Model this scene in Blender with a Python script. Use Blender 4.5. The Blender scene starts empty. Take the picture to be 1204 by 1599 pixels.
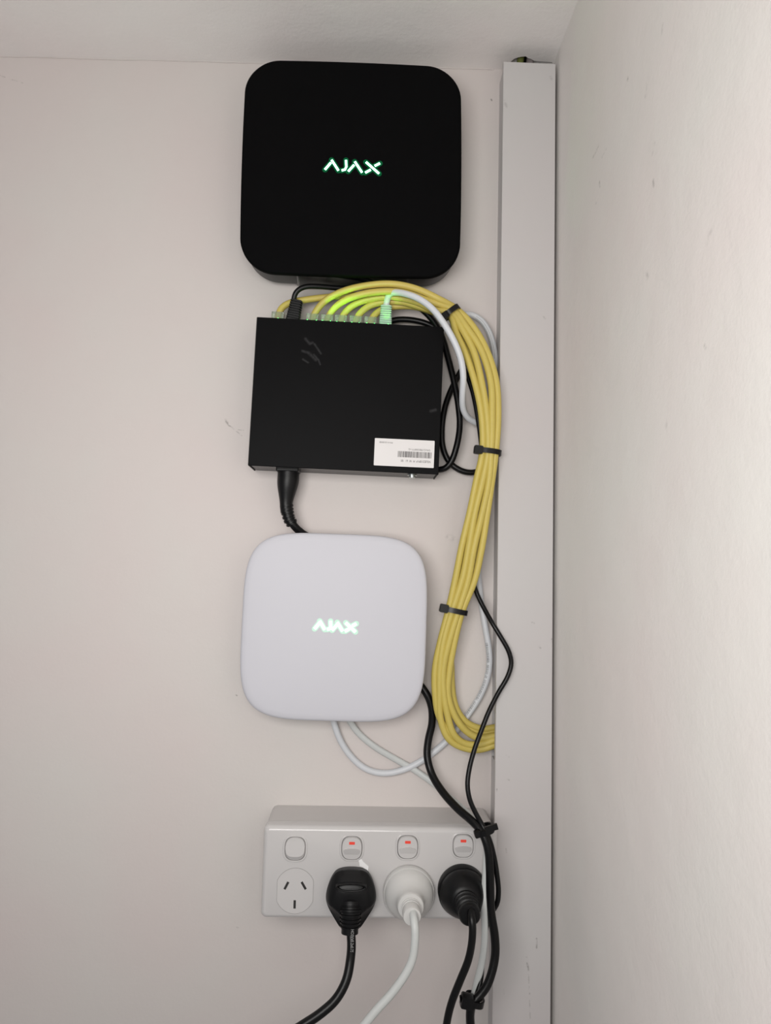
import bpy, bmesh, math, random
from mathutils import Vector, Matrix
random.seed(7)
C = bpy.context.scene.collection
W, H = 1204, 1599

# ------------------------------------------------------------------ camera
F = 1085.0
CAM = Vector((0.0, -0.65, 0.0))
PITCH, YAW, ROLL = 4.5, 1.7, 1.4
ROT = (Matrix.Rotation(math.radians(-YAW), 3, 'Z') @ Matrix.Rotation(math.radians(90 + PITCH), 3, 'X')
       @ Matrix.Rotation(math.radians(ROLL), 3, 'Z'))
cd = bpy.data.cameras.new('camera')
cam = bpy.data.objects.new('camera', cd)
C.objects.link(cam)
cam.matrix_world = Matrix.Translation(CAM) @ ROT.to_4x4()
cd.sensor_fit = 'VERTICAL'
cd.sensor_height = 24.0
cd.lens = F / H * 24.0
cd.clip_start = 0.01
bpy.context.scene.camera = cam

# ------------------------------------------------------------------ light
wd = bpy.data.worlds.new('world')
bpy.context.scene.world = wd
wd.use_nodes = True
wd.node_tree.nodes['Background'].inputs[0].default_value = (0.98, 0.97, 1.0, 1)
wd.node_tree.nodes['Background'].inputs[1].default_value = 0.20


def area(name, loc, target, sx, sy, power, col):
    l = bpy.data.lights.new(name, 'AREA')
    l.shape = 'RECTANGLE'
    l.size, l.size_y = sx, sy
    l.energy = power
    l.color = col
    o = bpy.data.objects.new(name, l)
    C.objects.link(o)
    o.location = loc
    o.rotation_euler = (Vector(target) - Vector(loc)).to_track_quat('-Z', 'Y').to_euler()
    return o


area('room_light', (-0.13, -0.73, 0.05), (0.03, 0, 0.06), 0.42, 0.32, 3.75, (1.0, 0.978, 0.95))
vs = bpy.context.scene.view_settings
vs.view_transform = 'Standard'
vs.look = 'None'
vs.gamma = 1
vs.exposure = 0.0
vs.use_curve_mapping = False


# ------------------------------------------------------------------ helpers
def ray(px, py):
    return (ROT @ Vector(((px - W / 2) / F, -(py - H / 2) / F, -1.0)))


def P(px, py, d=0.0):
    """the place on the plane d metres in front of the back wall that sits at this spot of the photograph"""
    r = ray(px, py)
    t = (-d - CAM.y) / r.y
    return CAM + r * t


def scale_at(d):
    return (0.65 - d) / F


def empty(name, loc, label, cat, group=None, rot=0):
    o = bpy.data.objects.new(name, None)
    o.empty_display_size = 0.01
    C.objects.link(o)
    o.location = loc
    o.rotation_euler = (0, rot, 0)
    o['label'] = label
    o['category'] = cat
    if group:
        o['group'] = group
    return o


def link(name, bm, mat, parent=None, smooth=True, bevel=None, sharp=40):
    me = bpy.data.meshes.new(name)
    bmesh.ops.recalc_face_normals(bm, faces=bm.faces)
    bm.to_mesh(me)
    bm.free()
    if smooth:
        me.polygons.foreach_set('use_smooth', [True] * len(me.polygons))
        me.set_sharp_from_angle(angle=math.radians(sharp))
    me.materials.append(mat)
    o = bpy.data.objects.new(name, me)
    C.objects.link(o)
    if parent:
        o.parent = parent
    if bevel:
        m = o.modifiers.new('edge', 'BEVEL')
        m.width = bevel
        m.segments = 2
        m.limit_method = 'ANGLE'
    return o


def bx(bm, x0, x1, y0, y1, z0, z1):
    vs_ = [bm.verts.new((x, y, z)) for x in (x0, x1) for y in (y0, y1) for z in (z0, z1)]
    for f in ((0, 1, 3, 2), (4, 6, 7, 5), (0, 4, 5, 1), (2, 3, 7, 6), (0, 2, 6, 4), (1, 5, 7, 3)):
        bm.faces.new([vs_[i] for i in f])


def rrect(hw, hh, r, n=10, bulge=0.0):
    """rounded rectangle outline, sides bowed out by bulge"""
    r = max(1e-5, min(r, hw, hh))
    pts = []
    for cx, cz, a0 in ((hw - r, hh - r, 0), (-hw + r, hh - r, 90), (-hw + r, -hh + r, 180), (hw - r, -hh + r, 270)):
        for k in range(n + 1):
            a = math.radians(a0 + 90 * k / n)
            pts.append((cx + r * math.cos(a), cz + r * math.sin(a)))
    # add side points so a bulge can bend them
    out = []
    m = len(pts)
    for i in range(m):
        a, b = pts[i], pts[(i + 1) % m]
        out.append(a)
        if (i + 1) % (n + 1) == 0:
            for k in range(1, 8):
                t = k / 8
                out.append((a[0] + (b[0] - a[0]) * t, a[1] + (b[1] - a[1]) * t))
    if bulge:
        res = []
        for x, z in out:
            u, v = x / hw, z / hh
            res.append((x + bulge * (1 - v * v) * (abs(u) ** 3) * (1 if u > 0 else -1),
                        z + bulge * (1 - u * u) * (abs(v) ** 3) * (1 if v > 0 else -1)))
        out = res
    return out


def superell(hw, hh, e, n=96):
    pts = []
    for k in range(n):
        a = 2 * math.pi * k / n
        c, s = math.cos(a), math.sin(a)
        pts.append((hw * abs(c) ** (2 / e) * (1 if c >= 0 else -1), hh * abs(s) ** (2 / e) * (1 if s >= 0 else -1)))
    return pts


def loft(bm, rings, cap0=True, cap1=True):
    """rings: list of (points[(x,z)], y) or list of 3-D point lists"""
    vr = []
    for pts, y in rings:
        vr.append([bm.verts.new((x, y, z)) for x, z in pts])
    n = len(vr[0])
    for a, b in zip(vr, vr[1:]):
        for i in range(n):
            bm.faces.new((a[i], a[(i + 1) % n], b[(i + 1) % n], b[i]))
    if cap0:
        bm.faces.new(vr[0])
    if cap1:
        bm.faces.new(list(reversed(vr[-1])))
    return vr


def lathe(bm, prof, n=48, mat=None):
    """prof: (radius, y) turned round the local y axis"""
    rings = [([(r * math.cos(2 * math.pi * k / n), r * math.sin(2 * math.pi * k / n)) for k in range(n)], y) for r, y in prof]
    vr = loft(bm, rings)
    if mat is not None:
        bmesh.ops.transform(bm, matrix=mat, verts=[v for r in vr for v in r])
    return vr


def spline(pts, step=0.002):
    """Catmull-Rom through 3-D points (centripetal-ish), resampled"""
    pts = [Vector(p) for p in pts]
    p = [pts[0] * 2 - pts[1]] + pts + [pts[-1] * 2 - pts[-2]]
    out = []
    for i in range(1, len(p) - 2):
        a, b, c, d = p[i - 1], p[i], p[i + 1], p[i + 2]
        t0 = 0
        t1 = t0 + max(1e-6, (b - a).length ** .5)
        t2 = t1 + max(1e-6, (c - b).length ** .5)
        t3 = t2 + max(1e-6, (d - c).length ** .5)
        n = max(2, int((c - b).length / step))
        for k in range(n):
            t = t1 + (t2 - t1) * k / n
            A1 = a * ((t1 - t) / (t1 - t0)) + b * ((t - t0) / (t1 - t0))
            A2 = b * ((t2 - t) / (t2 - t1)) + c * ((t - t1) / (t2 - t1))
            A3 = c * ((t3 - t) / (t3 - t2)) + d * ((t - t2) / (t3 - t2))
            B1 = A1 * ((t2 - t) / (t2 - t0)) + A2 * ((t - t0) / (t2 - t0))
            B2 = A2 * ((t3 - t) / (t3 - t1)) + A3 * ((t - t1) / (t3 - t1))
            out.append(B1 * ((t2 - t) / (t2 - t1)) + B2 * ((t - t1) / (t2 - t1)))
    out.append(pts[-1])
    return out


def smooth_path(p, it=3):
    for _ in range(it):
        p = [p[0]] + [(p[i - 1] + p[i] * 2 + p[i + 1]) / 4 for i in range(1, len(p) - 1)] + [p[-1]]
    return p


def tube(bm, path, r, n=12, flat=None):
    """r: number or function of (t 0..1, distance); flat=(a,b): stadium-like two-lobed section"""
    L = [0]
    for a, b in zip(path, path[1:]):
        L.append(L[-1] + (b - a).length)
    tan = (path[1] - path[0]).normalized()
    up = Vector((0, -1, 0))
    if abs(tan.dot(up)) > .9:
        up = Vector((1, 0, 0))
    nrm = (up - tan * up.dot(tan)).normalized()
    rings = []
    for i, p in enumerate(path):
        t = (path[min(i + 1, len(path) - 1)] - path[max(i - 1, 0)]).normalized()
        nrm = (nrm - t * nrm.dot(t)).normalized()
        bi = t.cross(nrm)
        rr = r(L[i] / L[-1], L[i]) if callable(r) else r
        a_, b_ = (rr, rr) if flat is None else (rr * flat[0], rr * flat[1])
        rings.append([bm.verts.new(p + nrm * (a_ * math.cos(2 * math.pi * k / n)) + bi * (b_ * math.sin(2 * math.pi * k / n)))
                      for k in range(n)])
    for a, b in zip(rings, rings[1:]):
        for i in range(n):
            bm.faces.new((a[i], a[(i + 1) % n], b[(i + 1) % n], b[i]))
    bm.faces.new(rings[0])
    bm.faces.new(list(reversed(rings[-1])))


def rel(pts, parent):
    o = Vector(parent.location) if parent else Vector()
    return [Vector(p) - o for p in pts]


def pxpath(lst, step=0.002, it=2):
    """lst of (px, py, distance from wall in mm)"""
    return smooth_path(spline([P(x, y, d / 1000) for x, y, d in lst], step), it)


# ------------------------------------------------------------------ materials
def mat(name, col, rough=0.5, metal=0.0, noise=0.0, nscale=40, bump=0.0, bscale=200, emis=None, estr=0, trans=0, coat=0,
        spec=0.5, alpha=1.0, sss=0):
    m = bpy.data.materials.new(name)
    m.use_nodes = True
    nt = m.node_tree
    b = nt.nodes['Principled BSDF']
    b.inputs['Base Color'].default_value = (*col, 1)
    b.inputs['Roughness'].default_value = rough
    b.inputs['Metallic'].default_value = metal
    b.inputs['Specular IOR Level'].default_value = spec
    b.inputs['Transmission Weight'].default_value = trans
    b.inputs['Coat Weight'].default_value = coat
    b.inputs['Alpha'].default_value = alpha
    tc = nt.nodes.new('ShaderNodeTexCoord')
    if noise:
        n = nt.nodes.new('ShaderNodeTexNoise')
        n.inputs['Scale'].default_value = nscale
        n.inputs['Detail'].default_value = 5
        r = nt.nodes.new('ShaderNodeMapRange')
        r.inputs[3].default_value = 1 - noise
        r.inputs[4].default_value = 1 + noise
        mx = nt.nodes.new('ShaderNodeVectorMath')
        mx.operation = 'SCALE'
        mx.inputs[0].default_value = col
        nt.links.new(tc.outputs['Object'], n.inputs['Vector'])
        nt.links.new(n.outputs[0], r.inputs[0])
        nt.links.new(r.outputs[0], mx.inputs['Scale'])
        nt.links.new(mx.outputs[0], b.inputs['Base Color'])
    if bump:
        n = nt.nodes.new('ShaderNodeTexNoise')
        n.inputs['Scale'].default_value = bscale
        n.inputs['Detail'].default_value = 4
        bp = nt.nodes.new('ShaderNodeBump')
        bp.inputs['Strength'].default_value = bump
        bp.inputs['Distance'].default_value = 0.001
        nt.links.new(tc.outputs['Object'], n.inputs['Vector'])
        nt.links.new(n.outputs[0], bp.inputs['Height'])
        nt.links.new(bp.outputs[0], b.inputs['Normal'])
    if emis:
        b.inputs['Emission Color'].default_value = (*emis, 1)
        b.inputs['Emission Strength'].default_value = estr
    return m


def plaster(name, col, marks=(), blot=0.03, bump=0.25):
    """painted plaster: broad blotches, roller stipple, brush relief; marks are short grey scuffs (a, b, width)"""
    m = bpy.data.materials.new(name)
    m.use_nodes = True
    nt = m.node_tree
    N, L = nt.nodes, nt.links
    b = N['Principled BSDF']
    b.inputs['Roughness'].default_value = 0.55
    b.inputs['Specular IOR Level'].default_value = 0.35
    geo = N.new('ShaderNodeTexCoord')
    n1 = N.new('ShaderNodeTexNoise')
    n1.inputs['Scale'].default_value = 7
    n1.inputs['Detail'].default_value = 3
    L.new(geo.outputs['Object'], n1.inputs['Vector'])
    ramp = N.new('ShaderNodeValToRGB')
    ramp.color_ramp.elements[0].position = .3
    ramp.color_ramp.elements[1].position = .7
    ramp.color_ramp.elements[0].color = (col[0] * (1 + blot * .3), col[1] * (1 - blot), col[2] * (1 - blot * .8), 1)
    ramp.color_ramp.elements[1].color = (col[0], col[1] * (1 + blot * .5), col[2] * (1 + blot * .3), 1)
    L.new(n1.outputs[0], ramp.inputs[0])
    cur = ramp.outputs[0]
    # scuffs
    wob = N.new('ShaderNodeTexNoise')
    wob.inputs['Scale'].default_value = 260
    wob.inputs['Detail'].default_value = 4
    L.new(geo.outputs['Object'], wob.inputs['Vector'])
    for a, bb, wid, strength in marks:
        a, bb = Vector(a), Vector(bb)
        ab = bb - a
        s = N.new('ShaderNodeVectorMath'); s.operation = 'SUBTRACT'; s.inputs[1].default_value = a
        L.new(geo.outputs['Object'], s.inputs[0])
        dt = N.new('ShaderNodeVectorMath'); dt.operation = 'DOT_PRODUCT'; dt.inputs[1].default_value = ab / ab.length_squared
        L.new(s.outputs[0], dt.inputs[0])
        cl = N.new('ShaderNodeClamp'); L.new(dt.outputs['Value'], cl.inputs[0])
        sc = N.new('ShaderNodeVectorMath'); sc.operation = 'SCALE'; sc.inputs[0].default_value = ab
        L.new(cl.outputs[0], sc.inputs['Scale'])
        ds = N.new('ShaderNodeVectorMath'); ds.operation = 'DISTANCE'
        L.new(s.outputs[0], ds.inputs[0]); L.new(sc.outputs[0], ds.inputs[1])
        mr = N.new('ShaderNodeMapRange')
        mr.inputs[1].default_value = wid; mr.inputs[2].default_value = 0; mr.inputs[3].default_value = 0; mr.inputs[4].default_value = 1
        L.new(ds.outputs['Value'], mr.inputs[0])
        th = N.new('ShaderNodeMapRange')
        th.inputs[1].default_value = .42; th.inputs[2].default_value = .62; th.inputs[3].default_value = 0; th.inputs[4].default_value = strength
        L.new(wob.outputs[0], th.inputs[0])
        ml = N.new('ShaderNodeMath'); ml.operation = 'MULTIPLY'
        L.new(mr.outputs[0], ml.inputs[0]); L.new(th.outputs[0], ml.inputs[1])
        mx = N.new('ShaderNodeMix'); mx.data_type = 'RGBA'
        mx.inputs[7].default_value = (0.16, 0.15, 0.14, 1)
        L.new(ml.outputs[0], mx.inputs[0]); L.new(cur, mx.inputs[6])
        cur = mx.outputs[2]
    L.new(cur, b.inputs['Base Color'])
    n2 = N.new('ShaderNodeTexNoise'); n2.inputs['Scale'].default_value = 320; n2.inputs['Detail'].default_value = 3
    n3 = N.new('ShaderNodeTexNoise'); n3.inputs['Scale'].default_value = 22; n3.inputs['Detail'].default_value = 6
    L.new(geo.outputs['Object'], n2.inputs['Vector']); L.new(geo.outputs['Object'], n3.inputs['Vector'])
    b1 = N.new('ShaderNodeBump'); b1.inputs['Strength'].default_value = bump; b1.inputs['Distance'].default_value = 0.0004
    b2 = N.new('ShaderNodeBump'); b2.inputs['Strength'].default_value = bump; b2.inputs['Distance'].default_value = 0.003
    L.new(n2.outputs[0], b1.inputs['Height']); L.new(n3.outputs[0], b2.inputs['Height'])
    L.new(b1.outputs[0], b2.inputs['Normal']); L.new(b2.outputs[0], b.inputs['Normal'])
    return m


M = {}
M['black_matte'] = mat('matte black plastic', (0.0021, 0.0021, 0.0024), .75, noise=.15, nscale=60, bump=.05, bscale=2500, spec=.06)
M['black_side'] = mat('satin black plastic', (0.012, 0.012, 0.0125), .42, spec=.3)
M['black_gloss'] = mat('gloss black plastic', (0.006, 0.006, 0.007), .08)
M['black_metal'] = mat('black powder coat', (0.006, 0.006, 0.007), .42, bump=.12, bscale=3000, spec=.45)
M['black_pvc'] = mat('black cable jacket', (0.0028, 0.0028, 0.0032), .34, bump=.08, bscale=500, spec=.28)
M['black_rubber'] = mat('black moulded plug plastic', (0.0045, 0.0045, 0.005), .38, bump=.08, bscale=900, spec=.26)
M['black_nylon'] = mat('black nylon tie', (0.004, 0.004, 0.0045), .3, spec=.3)
M['yellow'] = mat('yellow network cable jacket', (0.56, 0.45, 0.105), .5, noise=.05, nscale=90, bump=.12, bscale=160)
M['white_cable'] = mat('white cable jacket', (0.62, 0.64, 0.67), .4, noise=.03, nscale=60)
M['grey_white_cable'] = mat('pale grey white cord', (0.56, 0.58, 0.57), .42, noise=.03, nscale=60)
M['hub_white'] = mat('cool white plastic', (0.58, 0.58, 0.625), .5, noise=.006, nscale=20, spec=.2)
M['hub_back'] = mat('white plastic base', (0.58, 0.58, 0.62), .5)
M['outlet'] = mat('glossy white outlet plastic', (0.57, 0.555, 0.55), .16, noise=.01, nscale=20, spec=.5)
M['outlet_block'] = mat('white mounting block plastic', (0.57, 0.55, 0.54), .4, noise=.015, nscale=25)
M['plug_white'] = mat('white plug plastic', (0.60, 0.595, 0.58), .35)
M['slot'] = mat('dark slot', (0.02, 0.018, 0.017), .7)
M['red'] = mat('red indicator', (0.85, 0.07, 0.045), .4)
M['trunk'] = mat('white painted trunking', (0.52, 0.505, 0.505), .42, noise=.018, nscale=14, bump=.1, bscale=25)
M['screw'] = mat('zinc screw', (0.62, 0.66, 0.66), .28, metal=1)
M['paper'] = mat('white label paper', (0.72, 0.70, 0.695), .5)
M['ink'] = mat('label ink', (0.07, 0.065, 0.065), .6)
M['ink_grey'] = mat('faint print', (0.08, 0.075, 0.075), .6)
M['clear'] = mat('clear connector plastic', (0.80, 0.88, 0.76), .15, trans=.8, spec=.6)
M['boot'] = mat('translucent pale boot', (0.50, 0.68, 0.57), .35, trans=.25)
M['led'] = mat('green port light', (0.1, .9, .15), .3, emis=(0.10, 1.0, 0.16), estr=14)
M['logo'] = mat('lit logo', (0.8, 1, .9), .3, emis=(0.32, 1.0, 0.60), estr=3.4)
M['logo_white'] = mat('lit logo in white shell', (0.8, 1, .9), .3, emis=(0.62, 1.0, 0.80), estr=2.0)
M['halo'] = mat('painted green glow round logo', (0.0, .004, .002), .5, emis=(0.0, 0.22, 0.065), estr=.45, spec=.1)
M['halo_white'] = mat('pale painted green glow round logo', (0.5, .6, .55), .4, emis=(0.12, 0.48, 0.28), estr=.5)
M['patch'] = mat('plain white patch', (0.86, 0.86, 0.86), .3)
M['gold'] = mat('gold contact', (0.8, 0.55, 0.15), .3, metal=1)
M['olive'] = mat('olive cable jacket', (0.16, 0.18, 0.05), .5)
M['grey_wire'] = mat('grey cable jacket', (0.22, 0.19, 0.19), .5)
M['dark'] = mat('dark cavity', (0.02, 0.018, 0.016), .9)
M['print'] = mat('white cord print', (0.35, 0.35, 0.35), .5)

# ------------------------------------------------------------------ setting
TX0 = P(773.5, 1200, .028).x      # trunking, left and right faces
TX1 = P(864, 800, .028).x
TOPZ = P(822, 97.5, .028).z
WALLX = TX1 + 0.0032              # plane of the right hand wall
CZ0 = P(300, 94, 0).z             # ceiling line at the left ...
CA, CB = P(0, 88, 0), P(775, 108, 0)
slope = (CB.z - CA.z) / (CB.x - CA.x)


def ceil_z(x):
    return CA.z + slope * (x - CA.x)


XL, YF, ZB = -0.62, -1.7, -0.95

wall_marks = [(P(352, 656), P(358, 664), .0016, .8), (P(358, 664), P(377, 680), .0011, .55), (P(380, 672), P(372, 671), .0008, .4),
              (P(0, 118), P(36, 130), .0009, .5), (P(767, 155), P(768, 157), .0011, .9), (P(368, 1085), P(370, 1086), .0010, .7),
              (P(700, 838), P(712, 843), .004, .25), (P(370, 1448), P(372, 1449), .001, .6)]
bm = bmesh.new()
bx(bm, XL, WALLX + .05, 0, .02, ZB, ceil_z(XL) + .08)
link('wall_back', bm, plaster('cream wall paint', (0.63, 0.592, 0.570), wall_marks), smooth=False)['kind'] = 'structure'


def PR(px, py):
    """point of the right wall at this spot of the photograph"""
    r = ray(px, py)
    t = (WALLX - CAM.x) / r.x
    return CAM + r * t


right_marks = []
for a, b_, wd_, st in [((935, 228), (925, 248), .0010, .7), ((947, 232), (940, 246), .0007, .55), ((936, 283), (937, 291), .0011, .8),
                       ((1012, 120), (1008, 150), .0015, .4), ((1035, 40), (1033, 52), .0013, .4), ((1022, 225), (1018, 245), .0012, .4),
                       ((980, 122), (981, 124), .0012, .8), ((1020, 283), (1021, 292), .0013, .7), ((1010, 425), (1011, 432), .0017, .45),
                       ((931, 317), (932, 319), .001, .7), ((1110, 360), (1105, 378), .0015, .35), ((1040, 660), (1043, 672), .0015, .3),
                       ((871, 700), (872, 706), .0010, .7), ((1100, 540), (1102, 543), .001, .5)]:
    right_marks.append((PR(*a), PR(*b_), wd_ * 1.7, st * .6))
bm = bmesh.new()
bx(bm, WALLX, WALLX + .02, YF, 0, ZB, ceil_z(WALLX) + .08)
link('wall_right', bm, plaster('right wall paint', (0.80, 0.772, 0.742), right_marks, bump=.35), smooth=False)['kind'] = 'structure'

# ceiling with the ragged hole the trunking's cables go up through
hole_px = [(797, 104), (798, 96), (803, 92), (808, 90), (814, 88.6), (821, 88), (825, 91), (829, 92), (834, 95), (842, 96), (862, 97), (864, 103), (840, 106), (815, 107)]
bm = bmesh.new()


def on_ceiling(px, py):
    r = ray(px, py)
    # plane z = CA.z + slope*(x-CA.x)
    t = (CA.z - slope * CA.x - CAM.z + slope * CAM.x) / (r.z - slope * r.x)
    p = CAM + r * t
    return (p.x, min(p.y, -.0008))


hole = [on_ceiling(*h) for h in hole_px]
outer = [(XL, .0), (WALLX, .0), (WALLX, YF), (XL, YF)]
for lo, z_off in ((0, 0),):
    vo = [bm.verts.new((x, y, ceil_z(x))) for x, y in outer]
    vh = [bm.verts.new((x, y, ceil_z(x))) for x, y in hole]
    eds = [bm.edges.new((vo[i], vo[(i + 1) % 4])) for i in range(4)]
    eds += [bm.edges.new((vh[i], vh[(i + 1) % len(vh)])) for i in range(len(vh))]
    bmesh.ops.triangle_fill(bm, use_beauty=True, use_dissolve=False, edges=eds)
    # inner lip going up
    vt = [bm.verts.new((v.co.x, v.co.y, v.co.z + .02)) for v in vh]
    for i in range(len(vh)):
        j = (i + 1) % len(vh)
        bm.faces.new((vh[i], vh[j], vt[j], vt[i]))
    bm.faces.new(vt)
ceil_marks = [(Vector((*on_ceiling(690, 78), CA.z)), Vector((*on_ceiling(720, 75), CA.z)), .002, .35),
              (Vector((*on_ceiling(820, 60), CA.z)), Vector((*on_ceiling(850, 66), CA.z)), .0015, .35)]
link('ceiling', bm, plaster('ceiling paint', (0.80, 0.775, 0.755), ceil_marks, bump=.5), smooth=False)['kind'] = 'structure'

# filled plaster line where the ceiling meets the wall
bm = bmesh.new()
path = []
rnd = random.Random(3)
x = XL
while x < TX0 - .002:
    path.append(Vector((x, -.0004, ceil_z(x) - .0002 + rnd.uniform(-.0003, .0003))))
    x += .008
tube(bm, path, lambda t, s: .0006 + .0003 * math.sin(s * 90) * math.sin(s * 37), 8)
link('trim_1', bm, plaster('corner filler', (0.62, 0.585, 0.56), (), bump=.6))['kind'] = 'structure'

# ------------------------------------------------------------------ trunking
tr = empty('cable_trunking', ((TX0 + TX1) / 2, 0, TOPZ), 'tall white square cable trunking running down the corner by the right wall', 'trunking')
hw = (TX1 - TX0) / 2
LB = ZB - TOPZ
bm = bmesh.new()
bx(bm, -hw, hw, -.028, -.0265, LB, 0)
bx(bm, -hw, -hw + .0015, -.0265, -.0225, LB, 0)
bx(bm, hw - .0015, hw, -.0265, -.0225, LB, 0)
trunk_marks = [(Vector((P(x, y, .028) - tr.location)), Vector((P(x2, y2, .028) - tr.location)), w_, s_) for x, y, x2, y2, w_, s_ in
               [(838, 1465, 838, 1480, .0011, .6), (822, 1493, 825, 1515, .0013, .75), (825, 1515, 827, 1552, .0008, .55), (786, 1545, 787, 1552, .0008, .5),
                (791, 1180, 795, 1182, .0010, .6), (789, 1215, 795, 1218, .0010, .6), (849, 495, 851, 497, .0013, .6), (831, 972, 834, 973, .0012, .5),
                (842, 1010, 844, 1012, .0012, .5), (788, 158, 791, 166, .0022, .3), (860, 120, 861, 123, .002, .3), (790, 1325, 791, 1331, .0008, .7),
                (862, 998, 862, 1003, .0012, .8), (827, 1562, 828, 1590, .0007, .4), (776, 1232, 776, 1236, .0007, .7)]]
link('cover', bm, plaster('white trunking paint', (0.55, 0.533, 0.528), trunk_marks, blot=.02, bump=.08), tr, smooth=False, bevel=.0005)
ycut0, ycut1 = P(770, 1185, .012).z - TOPZ, P(770, 1112, .012).z - TOPZ
bm = bmesh.new()
bx(bm, -hw + .0016, hw - .0016, -.0015, -.0001, LB, -.002)
bx(bm, hw - .0031, hw - .0016, -.025, -.0015, LB, -.002)
bx(bm, -hw + .0016, -hw + .0031, -.025, -.0015, ycut1, -.002)
bx(bm, -hw + .0016, -hw + .0031, -.025, -.0015, LB, ycut0)
link('base_channel', bm, M['trunk'], tr, smooth=False)

# cables going up out of the trunking into the ceiling hole
for nm, mt, px, dd, lab, rr in (('cable_stub', M['olive'], 812, .010, 'olive green cable going up from trunking into the ceiling hole', .0034),
                                ('cable_stub', M['grey_wire'], 827, .011, 'dull grey cable going up from trunking into the ceiling hole', .0036),
                                ('cable_stub', M['black_pvc'], 819, .0065, 'thin black cable between the olive and grey cables at the ceiling hole', .0022)):
    a = P(px, 104, dd)
    bm = bmesh.new()
    tube(bm, smooth_path(spline([a + Vector((0, 0, -.06)), a + Vector((0, 0, -.02)), a + Vector((0, .001, 0)), a + Vector((.002, .0015, .018))])), rr)
    o = link(nm, bm, mt)
    o['label'] = lab
    o['category'] = 'cable'
    o['group'] = 'cables entering the ceiling'

# ------------------------------------------------------------------ lit lettering
LET = [[(240, 400), (318, 300)], [(325, 262), (420, 408)],
       [(517, 258), (524, 350), (507, 392), (462, 404)],
       [(550, 415), (628, 322)], [(635, 275), (735, 425)],
       [(785, 277), (962, 432)], [(972, 288), (902, 328)], [(778, 426), (850, 382)]]


def stroke(bm, pts, w, y0, y1, rnd_end=False):
    pts = [Vector(p) for p in pts]
    Lf, Rt = [], []
    for i, p in enumerate(pts):
        d = (pts[min(i + 1, len(pts) - 1)] - pts[max(i - 1, 0)]).normalized()
        n_ = Vector((-d.y, d.x)) * w
        Lf.append(p + n_)
        Rt.append(p - n_)
    if rnd_end:
        d0 = (pts[0] - pts[1]).normalized()
        d1 = (pts[-1] - pts[-2]).normalized()
        def arc(c, d):
            a0 = math.atan2(d.y, d.x)
            return [c + Vector((math.cos(a0 + t), math.sin(a0 + t))) * w for t in (-1.2, -.8, -.4, 0, .4, .8, 1.2)]
        ring = Rt + arc(pts[-1], d1) + list(reversed(Lf)) + arc(pts[0], d0)
    else:
        ring = Rt + list(reversed(Lf))
    loft(bm, [([(p.x, p.y) for p in ring], y0), ([(p.x, p.y) for p in ring], y1)])


def logo(parent, cx, cz, width, y_face, ang, m_core, m_halo, halo_w, core_w, seps=True):
    s = width / 740.0
    ca, sa = math.cos(ang), math.sin(ang)
    def tr_(p):
        x, z = (p[0] - 602) * s, -(p[1] - 345) * s
        return (cx + x * ca + z * sa * 0, cz + z)
    bm = bmesh.new()
    for st in LET:
        stroke(bm, [tr_(p) for p in st], core_w * s, y_face + .0005, y_face - .0004)
    link('logo', bm, m_core, parent, smooth=False)['label'] = 'glowing green white AJAX lettering'
    bm = bmesh.new()  # glow around the letters, painted as a wider dim emissive outline
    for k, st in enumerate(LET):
        stroke(bm, [tr_(p) for p in st], halo_w * s, y_face + .0005, y_face - .00006 - k * .00001, True)
    link('logo_painted_halo', bm, m_halo, parent, smooth=False)['label'] = 'painted green glow around the lettering'


# ------------------------------------------------------------------ black recorder
def device_frame(l, r, t, b, d):
    """left, right, top, bottom edge midpoints in the photograph -> centre, half width, half height, roll"""
    a, b_, c, e = P(*l, d), P(*r, d), P(*t, d), P(*b, d)
    ctr = (a + b_ + c + e) / 4
    ang = ((math.atan2(b_.z - a.z, b_.x - a.x)) + math.atan2(c.x - e.x, c.z - e.z) * -1) / 2
    return ctr, (b_ - a).length / 2, (c - e).length / 2, ang


ctr, hw_, hh_, ang = device_frame((380, 258), (718.5, 268), (553, 97), (546, 426), .040)
nvr = empty('network_recorder', (ctr.x, 0, ctr.z), 'large matte black square recorder box with glowing green lettering, mounted just under the ceiling', 'recorder box', rot=-ang)
D = .040
bm = bmesh.new()
R0 = .031
def rr_(i, y, bulge=.0016):
    return (rrect(hw_ - i, hh_ - i, R0 - i * .6, 14, bulge), y)
loft(bm, [rr_(.0012, -D + .0062), rr_(.0, -D + .0050), rr_(.0, -D + .0014), rr_(.0006, -D + .0004), rr_(.0020, -D), rr_(.03, -D - .0002, .001), rr_(.06, -D - .0003, .0004)])
link('front_cover', bm, M['black_matte'], nvr, sharp=55)
bm = bmesh.new()
loft(bm, [rr_(.010, -.0005), rr_(.006, -.003), rr_(.0026, -.012), rr_(.0016, -D + .0064)])
link('body', bm, M['black_side'], nvr, sharp=55)
bm = bmesh.new()   # glossy port recess in the underside
zb = -hh_ + .0006
pts = [(-.055, zb + .004), (-.048, zb - .0006), (.052, zb - .0006), (.066, zb + .006), (.066, zb + .012), (-.055, zb + .012)]
loft(bm, [(pts, -.0335), (pts, -.006)])
link('port_bay', bm, M['black_gloss'], nvr, smooth=False, bevel=.0008)['label'] = 'glossy black connector bay in the underside'
lc = P(550, 260.5, D)
v = Matrix.Rotation(ang, 3, 'Y') @ (lc - nvr.location)
logo(nvr, v.x, v.z, (P(593.5, 262, D) - P(507, 262, D)).length, -D - .0003, 0, M['logo'], M['halo'], 36, 15)

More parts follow.
